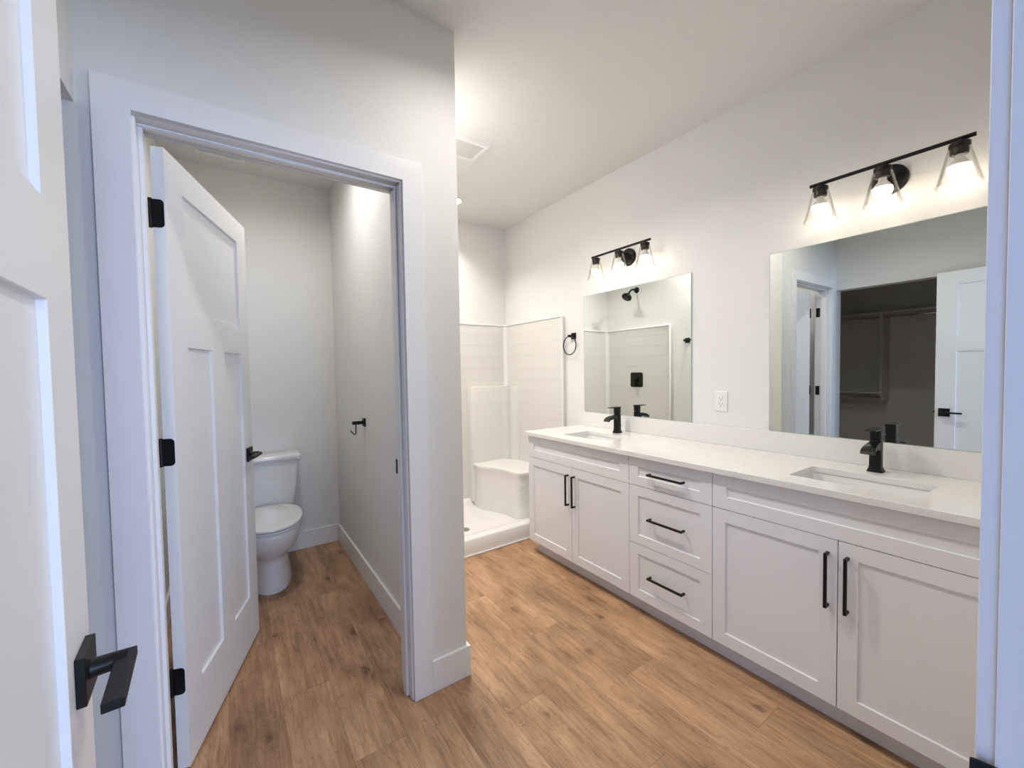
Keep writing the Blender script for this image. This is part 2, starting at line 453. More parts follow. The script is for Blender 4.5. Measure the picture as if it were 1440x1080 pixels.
# baseboards
BH, BT = 0.132, 0.014
struct('baseboard_partition', boxm((0.648, 0.81 + BT, 1.562 - BT, 1.562, 0, BH), (0.81, 0.81 + BT, 1.562, 2.545, 0, BH)), M_TRIM, 'white baseboard wrapping the wall corner beside the toilet doorway', 'baseboard', bevel=0.002)
struct('baseboard_toilet_right', boxm((0.674 - BT, 0.674, 1.70, YB - BT, 0, BH)), M_TRIM, 'white baseboard along the right side of the toilet room', 'baseboard', bevel=0.002)
struct('baseboard_toilet_back', boxm((-0.33, 0.674 - BT, YB - BT, YB, 0, BH)), M_TRIM, 'white baseboard behind the toilet', 'baseboard', bevel=0.002)
struct('baseboard_toilet_left', boxm((-0.33, -0.33 + BT, 1.70, YB - BT, 0, BH)), M_TRIM, 'white baseboard seen through the gap behind the toilet door', 'baseboard', bevel=0.002)
struct('baseboard_closet', boxm((-2.2, -2.2 + BT, 0.06, 2.24, 0, BH)), M_TRIM, 'white baseboard on the closet rear wall', 'baseboard', bevel=0.002)
struct('baseboard_left', boxm((-0.319, -0.319 + BT, 0.075, 0.31, 0, BH)), M_TRIM, 'white baseboard behind the entry door', 'baseboard', bevel=0.002)


def doorframe(name, label, x0, x1, zi, y0, y1, front, backc, stop0, stop1, cw=0.08):
    """jamb inner faces x0,x1; head underside zi; wall from y0 to y1; casings"""
    bm = B()
    jt = 0.0199
    box(bm, x0 - jt, x0, y0, y1, 0, zi); box(bm, x1, x1 + jt, y0, y1, 0, zi); box(bm, x0 - jt, x1 + jt, y0, y1, zi, zi + jt)
    # stop strip
    st = 0.011
    box(bm, x0, x0 + st, stop0, stop1, 0, zi - st); box(bm, x1 - st, x1, stop0, stop1, 0, zi - st); box(bm, x0, x1, stop0, stop1, zi - st, zi)
    rv = 0.007
    for yy, on in ((y0, front), (y1, backc)):
        if not on: continue
        a, b2 = (yy - 0.014, yy) if yy == y0 else (yy, yy + 0.014)
        o0, o1, i0, i1, zt_, zi_ = x0 - rv - cw, x1 + rv + cw, x0 - rv, x1 + rv, zi + rv + cw, zi + rv
        for yy2 in (a, b2):
            bm.faces.new([bm.verts.new((x, yy2, z)) for x, z in ((o0, 0), (i0, 0), (i0, zi_), (o0, zt_))])
            bm.faces.new([bm.verts.new((x, yy2, z)) for x, z in ((i0, zi_), (i1, zi_), (o1, zt_), (o0, zt_))])
            bm.faces.new([bm.verts.new((x, yy2, z)) for x, z in ((i1, 0), (o1, 0), (o1, zt_), (i1, zi_))])
        rimp = [(o0, 0), (o0, zt_), (o1, zt_), (o1, 0), (i1, 0), (i1, zi_), (i0, zi_), (i0, 0)]
        for k in range(8):
            p, q = rimp[k], rimp[(k + 1) % 8]
            bm.faces.new([bm.verts.new(c3) for c3 in ((p[0], a, p[1]), (q[0], a, q[1]), (q[0], b2, q[1]), (p[0], b2, p[1]))])
    bmesh.ops.remove_doubles(bm, verts=bm.verts, dist=1e-6)
    return struct(name, bm, M_TRIM, label, 'door frame', bevel=0.0015)


tf = doorframe('trim_1', 'white door casing and jamb framing the toilet room doorway', -0.20, 0.561, 2.063, 1.562, 1.683, True, True, 1.598, 1.636)
struct('strike_plate', boxm((0.5595, 0.5612, 1.655, 1.688, 0.905, 0.965)), M_BLACK, parent=tf)
for hz_ in (1.850, 1.080, 0.312):
    struct('hinge_leaf', boxm((-0.2002, -0.1978, 1.651, 1.6835, hz_ - 0.0445, hz_ + 0.0445)), M_BLACK, parent=tf)
ef = doorframe('trim_2', 'bluish lit white jamb of the entry doorway at the right edge', -0.151, 0.617, 2.063, -0.06, 0.055, True, True, -0.018, 0.018)
bm = B()
lip = [(0.6168, 0.028), (0.6168, 0.052), (0.6160, 0.062), (0.6140, 0.0690), (0.6115, 0.0715), (0.6098, 0.0705), (0.6115, 0.066), (0.6132, 0.060), (0.6140, 0.05), (0.6140, 0.028)]
prism(bm, lip, 'z', 0.855, 0.926)
struct('strike_plate', bm, M_BLACK, parent=ef, bevel=0.001)

# ------------------------------------------------------------------ doors
PANELS = [(0.117, 0.648, 1.54, 1.945), (0.117, 0.318, 0.235, 1.415), (0.448, 0.648, 0.235, 1.415)]


def door_handle(parent, u, z, face, sgn, lever_dir):
    """on a door in local coords; face y of the surface, sgn -1 outward to -y / +1 outward to +y"""
    h = 0.033
    def bx(x0, x1, ya, yb, z0, z1):
        y0, y1 = sorted((face + sgn * ya, face + sgn * yb)); return boxm((x0, x1, y0, y1, z0, z1))
    rose = obj('door_handle', bx(u - h, u + h, 0, 0.0105, z - h, z + h), M_BLACK, parent, local=True, bevel=0.0012)
    bm = B()
    lathe(bm, (u, face + sgn * 0.0105, z), (0, sgn, 0), [(0, 0.0135), (0.004, 0.0125), (0.033, 0.0115), (0.036, 0.0115)], 20)
    obj('neck', bm, M_BLACK, rose, local=True, smooth=True)
    x0, x1 = (u - 0.108, u + 0.013) if lever_dir < 0 else (u - 0.013, u + 0.108)
    obj('lever', bx(x0, x1, 0.034, 0.056, z - 0.0065, z + 0.0065), M_BLACK, rose, local=True, bevel=0.0015)
    return rose


def hinge(parent, z, w):
    """leaf on the door's hinge edge (local x=0 face), knuckle at the back corner"""
    bm = B()
    t = 0.035
    # rounded leaf outline in (y,z)
    pts = []
    hz = 0.0445; r = 0.012
    for (sy, sz, a0) in ((0, 1, 90), (0, -1, 180)):
        for i in range(6):
            a = math.radians(a0 + 90 * i / 5)
            pts.append((0.004 + r + r * math.cos(a), z + sz * (hz - r) + r * math.sin(a)))
    pts += [(t, z - hz), (t, z + hz)]
    prism(bm, pts, 'x', -0.0022, 0.0002)
    hg = obj('hinge', bm, M_BLACK, parent, local=True)
    bm = B()
    tube(bm, [(-0.003, t + 0.006, z - hz - 0.002), (-0.003, t + 0.006, z + hz + 0.002)], 0.006, 12)
    obj('knuckle', bm, M_BLACK, hg, local=True, smooth=True)
    return hg


# toilet room door: local x from hinge to free edge, visible face at local y=0 facing -y
ux, uy = 0.078 + 0.156, 2.453 - 1.722
ang = math.atan2(uy, ux)
d1 = panel_slab(0.766, 2.05, 0.035, PANELS, 0.010)
door1 = thing('door_1', 'white three panel toilet room door standing half open inward', 'door', (-0.156, 1.722, 0.012), ang, kind='structure')
dslab = obj('door_panel', d1, M_DOOR, door1, local=True, bevel=0.0015)
door_handle(door1, 0.703, 0.925, 0.0, -1, -1)
door_handle(door1, 0.703, 0.925, 0.035, 1, -1)
for z in (1.838, 1.068, 0.30): hinge(door1, z, 0)

# entry door: opened against the left wall
P0 = Vector((-0.150, 0.083, 0)); P1 = Vector((-0.184, 0.838, 0)); dv = P1 - P0
door2 = thing('door_2', 'white three panel entry door with black lever at the left edge', 'door', (P0.x, P0.y, 0.012), math.atan2(dv.y, dv.x), kind='structure')
obj('door_panel', panel_slab(dv.length, 2.05, 0.035, [(0.117, dv.length - 0.117, 1.535, 1.945), (0.117, 0.310, 0.235, 1.412), (0.440, dv.length - 0.117, 0.235, 1.412)], 0.010), M_DOOR, door2, local=True, bevel=0.0015)
door_handle(door2, dv.length - 0.056, 0.918, 0.0, -1, -1)
door_handle(door2, dv.length - 0.056, 0.918, 0.035, 1, -1)
obj('latch_plate', boxm((dv.length - 0.0005, dv.length + 0.0012, 0.006, 0.029, 0.89, 0.946)), M_BLACK, door2, local=True)
obj('latch_bolt', boxm((dv.length, dv.length + 0.010, 0.011, 0.024, 0.908, 0.928)), M_BLACK, door2, local=True, bevel=0.001)
for z in (1.838, 1.068, 0.30): hinge(door2, z, 0)

# ------------------------------------------------------------------ toilet
TX = 0.170


def egg(cx, yf, yb, hw, z, n=40, p=2.25):
    """outline: rounded front at yf, blunter back at yb"""
    cy = yb - (yb - yf) * 0.42
    out = []
    for i in range(n):
        a = 2 * PI * i / n
        c, s = math.cos(a), math.sin(a)
        x = hw * math.copysign(abs(c) ** (2 / p), c)
        if s < 0: y = cy + (cy - yf) * -abs(s) ** (2 / 2.05)
        else: y = cy + (yb - cy) * abs(s) ** (2 / 3.2)
        out.append((cx + x, y, z))
    return out


toi = thing('toilet', 'white two piece toilet against the back wall', 'toilet', (TX, 3.08, 0))
bm = B()
secs = [(0.0, 2.822, 3.36, 0.124), (0.012, 2.820, 3.36, 0.125), (0.05, 2.828, 3.355, 0.119), (0.12, 2.838, 3.345, 0.109), (0.18, 2.842, 3.33, 0.105), (0.205, 2.835, 3.32, 0.110),
        (0.225, 2.806, 3.31, 0.130), (0.255, 2.768, 3.30, 0.152), (0.295, 2.733, 3.30, 0.170), (0.34, 2.711, 3.30, 0.180), (0.375, 2.703, 3.30, 0.182), (0.395, 2.708, 3.295, 0.178)]
loft(bm, [egg(TX, yf, yb, hw, z) for z, yf, yb, hw in secs])
obj('bowl', bm, M_PORC, toi, smooth=True, angle=80)
bm = B()
loft(bm, [[(x, y, z) for x, y in rrect(TX, 3.31, hw, hy, 0.03)] for z, hw, hy in ((0.30, 0.12, 0.10), (0.36, 0.165, 0.105), (0.397, 0.172, 0.108))])
obj('tank_deck', bm, M_PORC, toi, smooth=True, angle=50)
bm = B()
loft(bm, [egg(TX, yf, 3.215, hw, z) for z, yf, hw in ((0.398, 2.712, 0.174), (0.401, 2.704, 0.182), (0.412, 2.703, 0.183), (0.415, 2.71, 0.177))])
obj('seat', bm, M_SEAT, toi, smooth=True, angle=50)
bm = B()
loft(bm, [egg(TX, yf, 3.215, hw, z) for z, yf, hw in ((0.418, 2.706, 0.180), (0.420, 2.700, 0.186), (0.430, 2.702, 0.185), (0.436, 2.715, 0.173), (0.438, 2.76, 0.13))])
lid = obj('lid', bm, M_SEAT, toi, smooth=True, angle=50)
for sx in (-0.075, 0.075):
    obj('lid_hinge', boxm((TX + sx - 0.022, TX + sx + 0.022, 3.195, 3.225, 0.398, 0.43)), M_SEAT, toi, bevel=0.005)
bm = B()
loft(bm, [[(x, y, z) for x, y in rrect(TX, 3.325, hw, hy, 0.032)] for z, hw, hy in ((0.398, 0.155, 0.078), (0.405, 0.168, 0.086), (0.43, 0.175, 0.09), (0.58, 0.196, 0.098), (0.725, 0.211, 0.105))])
obj('tank', bm, M_PORC, toi, smooth=True, angle=60)
bm = B()
loft(bm, [[(x, y, z) for x, y in rrect(TX, 3.322, hw, hy, 0.03)] for z, hw, hy in ((0.726, 0.216, 0.108), (0.729, 0.221, 0.113), (0.756, 0.222, 0.113), (0.764, 0.217, 0.109), (0.767, 0.206, 0.10))])
obj('tank_lid', bm, M_PORC, toi, smooth=True, angle=60)
bm = B(); lathe(bm, (TX - 0.15, 3.219, 0.675), (0, -1, 0), [(0, 0.014), (0.008, 0.013), (0.010, 0.008)], 16); box(bm, TX - 0.155, TX - 0.08, 3.204, 3.211, 0.668, 0.682)
obj('flush_lever', bm, M_CHROME, toi)
bm = B(); lathe(bm, (TX + 0.105, 3.07, 0.0), (0, 0, 1), [(0, 0.013), (0.012, 0.013), (0.02, 0.008), (0.022, 0.001)], 16)
obj('bolt_cap', bm, M_SEAT, toi, smooth=True)

# toilet paper holder on the partition wall, inside the toilet room
tp = thing('toilet_paper_holder', 'empty black toilet paper holder on the right wall of the toilet room', 'toilet paper holder', (0.674, 2.60, 1.022))
obj('wall_plate', boxm((0.664, 0.6745, 2.575, 2.625, 0.997, 1.047)), M_BLACK, tp, bevel=0.001)
obj('arm', boxm((0.600, 0.665, 2.59, 2.61, 1.012, 1.032)), M_BLACK, tp, bevel=0.001)
bm = B(); tube(bm, [(0.622, 2.60, 1.014), (0.620, 2.60, 0.99), (0.619, 2.60, 0.957), (0.616, 2.60, 0.950), (0.609, 2.605, 0.953), (0.600, 2.615, 0.963), (0.594, 2.62, 0.975)], 0.0035, 10)
obj('roll_hook', bm, M_BRONZE, tp, smooth=True)

# ------------------------------------------------------------------ shower stall (one moulded unit) between partition and vanity wall
sh = thing('shower_stall', 'white moulded walk in shower with corner seat and low curb', 'shower', (1.556, 3.0, 0))
SX0, SX1, SY0, SY1 = 0.8105, 2.3025, 2.555, 3.4395
# pan with raised curb
bm = B()
pan_in = rrect((SX0 + SX1) / 2, 3.02, (SX1 - SX0) / 2 - 0.045, 0.375, 0.05)
outer = rrect((SX0 + SX1) / 2, (SY0 + SY1) / 2, (SX1 - SX0) / 2, (SY1 - SY0) / 2, 0.004)
def ring(pts, z): return [(x, y, z) for x, y in pts]
pin2 = rrect((SX0 + SX1) / 2, 3.02, (SX1 - SX0) / 2 - 0.058, 0.362, 0.05)
pin3 = rrect((SX0 + SX1) / 2, 3.02, (SX1 - SX0) / 2 - 0.085, 0.335, 0.05)
out2 = rrect((SX0 + SX1) / 2, (SY0 + SY1) / 2, (SX1 - SX0) / 2 - 0.0, (SY1 - SY0) / 2 - 0.0, 0.004)
out3 = rrect((SX0 + SX1) / 2, (SY0 + SY1) / 2, (SX1 - SX0) / 2 - 0.008, (SY1 - SY0) / 2 - 0.008, 0.004)
loft(bm, [ring(outer, 0.0), ring(out2, 0.113), ring(out3, 0.122), ring(pan_in, 0.121), ring(pin2, 0.112), ring(pin3, 0.062), ring(rrect(1.52, 2.92, 0.06, 0.06, 0.04), 0.052)])
obj('pan', bm, M_ACRS, sh, smooth=True, angle=50)
obj('curb_trim', boxm((SX0, 1.91, 2.543, 2.556, 0, 0.012)), M_TRIM, sh, bevel=0.003)
bm = B(); lathe(bm, (1.505, 2.90, 0.0525), (0, 0, 1), [(0, 0.045), (0.003, 0.043), (0.004, 0.03)], 24)
obj('drain', bm, M_STEEL, sh, smooth=True)
TOPZ = 1.776
PX = 2.276; PY = 3.412; PX0 = 0.837
# back panel, left panel, right panel: each with rolled rim
rim = 0.007
obj('back_panel', boxm((SX0, SX1, PY, SY1, 0.118, TOPZ)), M_ACR, sh, bevel=0.006, seg=3)
obj('side_panel', boxm((PX, SX1, SY0, PY + 0.01, 0.118, TOPZ)), M_ACR, sh, bevel=0.006, seg=3)
obj('side_panel', boxm((SX0, PX0, SY0, PY + 0.01, 0.118, TOPZ)), M_ACR, sh, bevel=0.006, seg=3)
bm = B(); tube(bm, [(PX - 0.001, SY0 + 0.006, 0.13), (PX - 0.001, SY0 + 0.006, TOPZ - 0.012), (PX - 0.001, SY0 + 0.010, TOPZ - 0.004), (PX - 0.001, PY - 0.012, TOPZ - 0.004), (PX - 0.012, PY + 0.001, TOPZ - 0.004), (PX0 + 0.012, PY + 0.001, TOPZ - 0.004), (PX0 + 0.001, PY - 0.012, TOPZ - 0.004), (PX0 + 0.001, SY0 + 0.010, TOPZ - 0.004), (PX0 + 0.001, SY0 + 0.006, TOPZ - 0.012), (PX0 + 0.001, SY0 + 0.006, 0.13)], 0.008, 12)
obj('rim', bm, M_ACRS, sh, smooth=True, angle=80)
# coves in both rear corners
for sx, xc in ((1, PX), (-1, PX0)):
    bm = B(); r = 0.03; pts = [(xc + sx * 0.004, PY + 0.004)]
    for i in range(9):
        a = math.radians(90 * i / 8)
        pts.append((xc - sx * r + sx * r * math.cos(a), PY - r + r * math.sin(a)))
    pts2 = [(xc + sx * 0.004, PY - r)] + [(xc - sx * r + sx * r * math.cos(math.radians(90 * i / 8)), PY - r + r * math.sin(math.radians(90 * i / 8))) for i in range(9)] + [(xc - sx * r, PY + 0.004), (xc + sx * 0.004, PY + 0.004)]
    prism(bm, pts2, 'z', 0.118, TOPZ - 0.01)
    obj('corner_cove', bm, M_ACRS, sh, smooth=True, angle=50)
# upright ledge column above the seat
bm = B()
colp = [(1.832, PY + 0.002), (1.836, 3.345), (1.842, 3.337), (1.852, 3.333), (2.16, 3.333)]
for i in range(1, 9):
    a = math.radians(90 * i / 8)
    colp.append((2.16 + 0.06 * math.sin(a), 3.273 + 0.06 * math.cos(a)))
colp += [(2.225, 3.25), (2.25, 3.22), (PX + 0.002, 3.20), (PX + 0.002, PY + 0.002)]
loft(bm, [ring(colp, 0.1), ring(colp, 1.168), ring([(x + (1.97 - x) * 0.02, y + (3.40 - y) * 0.05) for x, y in colp], 1.178)])
obj('ledge', bm, M_ACR, sh, smooth=True, angle=50)
# corner seat block with a wavy front
front = [(1.842, 3.34), (1.836, 3.27), (1.846, 3.21), (1.882, 3.13), (1.922, 3.04), (1.944, 2.95), (1.950, 2.87), (1.957, 2.81), (1.985, 2.775), (2.05, 2.762), (2.15, 2.765), (2.24, 2.78), (PX + 0.002, 2.79)]


def smooth_poly(p, k=4):
    out = []
    for i in range(len(p) - 1):
        a = p[max(i - 1, 0)]; b2 = p[i]; c = p[i + 1]; d = p[min(i + 2, len(p) - 1)]
        for j in range(k):
            t = j / k
            out.append(tuple(0.5 * (2 * b2[q] + (c[q] - a[q]) * t + (2 * a[q] - 5 * b2[q] + 4 * c[q] - d[q]) * t * t + (-a[q] + 3 * b2[q] - 3 * c[q] + d[q]) * t ** 3) for q in (0, 1)))
    out.append(p[-1]); return out


fr_ = smooth_poly(front); bk = [(PX + 0.002, PY + 0.002), (1.845, PY + 0.002)]
def inset(pts, d): return [(x + (2.16 - x) * d, y + (3.2 - y) * d) for x, y in pts]
bm = B()
loft(bm, [ring(inset(fr_ + bk, 0.03), 0.05), ring(inset(fr_ + bk, 0.045), 0.15), ring(inset(fr_ + bk, 0.045), 0.36), ring(inset(fr_ + bk, 0.03), 0.42), ring(fr_ + bk, 0.440), ring(inset(fr_ + bk, -0.006), 0.452), ring(inset(fr_ + bk, 0.01), 0.462), ring(inset(fr_ + bk, 0.05), 0.462)])
obj('seat', bm, M_ACRS, sh, smooth=True, angle=50)

# shower head and valve on the partition wall (seen in the left mirror)
hd = thing('shower_sprayer', 'black round shower head on a bent arm, seen in the left mirror', 'shower head', (0.81, 2.995, 2.2))
bm = B(); lathe(bm, (0.8102, 2.995, 2.205), (1, 0, 0), [(0, 0.034), (0.008, 0.032), (0.014, 0.018), (0.016, 0.012)], 28); obj('flange', bm, M_BLACK, hd, smooth=True)
bm = B(); tube(bm, [(0.82, 2.995, 2.205), (0.86, 2.995, 2.207), (0.89, 2.995, 2.203), (0.915, 2.995, 2.19), (0.935, 2.995, 2.17), (0.95, 2.995, 2.15)], 0.0105, 14); obj('arm', bm, M_BLACK, hd, smooth=True)
bm = B(); lathe(bm, (0.945, 2.995, 2.157), (0.62, 0, -0.78), [(0, 0.014), (0.02, 0.016), (0.03, 0.03), (0.042, 0.05), (0.055, 0.056), (0.064, 0.055), (0.066, 0.05)], 32); obj('head', bm, M_BLACK, hd, smooth=True, angle=40)
vv = thing('shower_valve', 'black square shower valve with knob, seen in the left mirror', 'shower valve', (0.837, 2.98, 1.2))
bm = B(); loft(bm, [[(x, 2.98 + a, 1.20 + b2) for a, b2 in rrect(0, 0, h, h, 0.02)] for x, h in ((0.8372, 0.082), (0.843, 0.082), (0.847, 0.078))]); obj('plate', bm, M_BLACK, vv, smooth=True)
bm = B(); lathe(bm, (0.846, 2.98, 1.20), (1, 0, 0), [(0, 0.028), (0.03, 0.026), (0.032, 0.02)], 24); obj('hub', bm, M_BLACK, vv, smooth=True)
obj('lever', boxm((0.872, 0.890, 2.966, 2.994, 1.13, 1.225)), M_BLACK, vv, bevel=0.003)

# towel bar on the partition wall, its far post shows at the right edge of the left mirror
tb = thing('towel_bar', 'black towel bar whose end post shows at the right edge of the left mirror', 'towel bar', (0.81, 2.07, 1.57))
for yy in (2.375, 1.765):
    p = obj('post', boxm((0.8102, 0.819, yy - 0.025, yy + 0.025, 1.575, 1.625), (0.819, 0.872, yy - 0.01, yy + 0.01, 1.59, 1.61)), M_BLACK, tb, bevel=0.001)
obj('bar', boxm((0.860, 0.872, 1.765, 2.375, 1.592, 1.608)), M_BLACK, tb, bevel=0.001)

# ------------------------------------------------------------------ vanity cabinets
XF, XBODY = 1.763, 1.783
ZT, ZB = 0.858, 0.092


def front(parent, name, y0, y1, z0, z1, fr=0.052, frz=None):
    """shaker front between y0<y1, facing -x"""
    g = 0.0016; frz = frz or fr
    w, h = (y1 - y0) - 2 * g, (z1 - z0) - 2 * g
    bm = panel_slab(w, h, 0.0195, [(fr, w - fr, frz, h - frz)], 0.0065, back=False, slope=0.0012)
    # local x -> -world y, local y -> +world x
    M = Matrix(((0, 1, 0, XF), (-1, 0, 0, y1 - g), (0, 0, 1, z0 + g), (0, 0, 0, 1)))
    bmesh.ops.transform(bm, matrix=M, verts=bm.verts)
    return obj(name, bm, M_CAB, parent, bevel=0.0009)


def pull(parent, ya, za, yb, zb):
    """square bar pull between two points on the front plane"""
    bm = B(); s = 0.005; x0, x1 = XF - 0.032, XF - 0.022
    vert = abs(zb - za) > abs(yb - ya)
    if vert:
        box(bm, x0, x1, ya - s, ya + s, za, zb)
        for zz in (za, zb - 0.010): box(bm, x1, XF, ya - s, ya + s, zz, zz + 0.010)
    else:
        box(bm, x0, x1, ya, yb, za - s, za + s)
        for yy in (ya, yb - 0.010): box(bm, x1, XF, yy, yy + 0.010, za - s, za + s)
    return obj('handle', bm, M_BLACK, parent, bevel=0.0012)


def carcass(parent, y0, y1, left_end=False):
    t = 0.016; xb = XW - 0.0015
    bm = boxm((XBODY, xb, y0, y0 + t, ZB, ZT), (XBODY, xb, y1 - t, y1, ZB, ZT), (XBODY, xb, y0 + t, y1 - t, ZB, ZB + t), (xb - 0.006, xb, y0 + t, y1 - t, ZB + t, ZT),
              (XBODY, XBODY + 0.016, y0 + t, y1 - t, ZT - 0.03, ZT), (XBODY, XBODY + 0.016, y0 + t, y1 - t, 0.69, 0.72))
    obj('body', bm, [M_CAB], parent)
    ye = y1 - (0.028 if left_end else 0)
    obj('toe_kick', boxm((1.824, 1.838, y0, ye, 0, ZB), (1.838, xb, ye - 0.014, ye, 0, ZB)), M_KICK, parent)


Y0, Y1, Y2, Y3 = 0.075, 0.9885, 1.4555, 2.366
cab = thing('sink_cabinet', 'white shaker sink cabinet nearest the shower', 'cabinet', (2.03, (Y2 + Y3) / 2, 0), group='vanity sink cabinets')
carcass(cab, Y2, Y3, True)
front(cab, 'false_front', Y2, Y3, 0.704, ZT, 0.062, 0.054)
YM = 1.9125
dA = front(cab, 'door', YM, Y3, ZB, 0.704, 0.056); pull(dA, YM + 0.029, 0.455, YM + 0.029, 0.655)
dB = front(cab, 'door', Y2, YM, ZB, 0.704, 0.056); pull(dB, YM - 0.029, 0.455, YM - 0.029, 0.655)
cab = thing('drawer_cabinet', 'white three drawer cabinet between the two sink cabinets', 'cabinet', (2.03, (Y1 + Y2) / 2, 0))
carcass(cab, Y1, Y2)
for z0, z1 in ((0.704, ZT), (0.389, 0.704), (ZB, 0.389)):
    d = front(cab, 'drawer', Y1, Y2, z0, z1, 0.058, 0.05)
    zc = (z0 + z1) / 2
    pull(d, (Y1 + Y2) / 2 - 0.1, zc, (Y1 + Y2) / 2 + 0.1, zc)
cab = thing('sink_cabinet', 'white shaker sink cabinet nearest the camera under the right mirror', 'cabinet', (2.03, (Y0 + Y1) / 2, 0), group='vanity sink cabinets')
carcass(cab, Y0, Y1)
front(cab, 'false_front', Y0, Y1, 0.704, ZT, 0.062, 0.054)
YM = 0.527
dA = front(cab, 'door', YM, Y1, ZB, 0.704, 0.056); pull(dA, YM + 0.029, 0.455, YM + 0.029, 0.655)
dB = front(cab, 'door', Y0, YM, ZB, 0.704, 0.056); pull(dB, YM - 0.029, 0.455, YM - 0.029, 0.655)

# countertop with two sink cut-outs
CT = 0.886; CB = 0.8605; CX0, CX1 = 1.738, XW - 0.001; CY0, CY1 = 0.058, 2.378
SINKS = [0.528, 1.901]; SHX, SHY, SCX = 0.122, 0.194, 1.980


def counter():
    bm = B()
    cells = [(CY0, 0.30, None), (0.30, 0.756, SINKS[0]), (0.756, 1.673, None), (1.673, 2.129, SINKS[1]), (2.129, CY1, None)]
    for y0, y1, s in cells:
        if s is None:
            for z in (CB, CT): bm.faces.new([bm.verts.new(p) for p in ((CX0, y0, z), (CX1, y0, z), (CX1, y1, z), (CX0, y1, z))])
        else:
            loop = rrect(SCX, s, SHX, SHY, 0.016, 5)
            cor = lambda p: (CX1 if p[0] > SCX else CX0, y1 if p[1] > s else y0)
            n = len(loop)
            for z in (CB, CT):
                for i in range(n):
                    a, b2 = loop[i], loop[(i + 1) % n]; A, Bq = cor(a), cor(b2)
                    pts = [(*a, z), (*b2, z), (*Bq, z)] + ([(*A, z)] if A != Bq else [])
                    bm.faces.new([bm.verts.new(p) for p in pts])
            for i in range(n):
                a, b2 = loop[i], loop[(i + 1) % n]
                bm.faces.new([bm.verts.new(p) for p in ((*a, CB), (*b2, CB), (*b2, CT), (*a, CT))])
        for x in (CX0, CX1): bm.faces.new([bm.verts.new(p) for p in ((x, y0, CB), (x, y1, CB), (x, y1, CT), (x, y0, CT))])
    for y in (CY0, CY1): bm.faces.new([bm.verts.new(p) for p in ((CX0, y, CB), (CX1, y, CB), (CX1, y, CT), (CX0, y, CT))])
    bmesh.ops.remove_doubles(bm, verts=bm.verts, dist=1e-5)
    return bm


ct = thing('countertop', 'long white speckled quartz countertop with two sink cutouts', 'countertop', (2.02, 1.22, CB))
obj('slab', counter(), M_QUARTZ, ct, bevel=0.0015)
bs = obj('backsplash', boxm((2.283, XW - 0.0005, CY0, 2.356, CT + 0.0002, 0.9935)), M_QUARTZ, bevel=0.0015)
settag(bs, 'long low quartz backsplash strip under both mirrors', 'backsplash')

for s, lab in ((SINKS[1], 'white rectangular undermount sink at the far end of the counter near the shower'), (SINKS[0], 'white rectangular undermount sink at the near end of the counter')):
    sk = thing('sink', lab, 'sink', (SCX, s, CB - 0.14), group='undermount sinks')
    bm = B(); z = CB - 0.0006
    def rr(dx, dy, r): return rrect(SCX, s, SHX + dx, SHY + dy, r, 8)
    loft(bm, [ring(rr(0.02, 0.02, 0.03), z), ring(rr(0.004, 0.004, 0.022), z), ring(rr(0.002, 0.002, 0.024), z - 0.012), ring(rr(-0.006, -0.008, 0.035), z - 0.07), ring(rr(-0.016, -0.02, 0.045), z - 0.105), ring(rr(-0.04, -0.05, 0.05), z - 0.122), ring(rr(-0.098, -0.17, 0.02), z - 0.128)], cap0=False)
    o = obj('basin', bm, M_PORC, sk, smooth=True, angle=70)
    sd = o.modifiers.new('solid', 'SOLIDIFY'); sd.thickness = 0.008; sd.offset = 1 if False else -1
    bm = B(); lathe(bm, (SCX, s, z - 0.1275), (0, 0, 1), [(0, 0.023), (0.003, 0.022), (0.004, 0.016)], 24)
    obj('drain', bm, M_BLACK, sk, smooth=True)


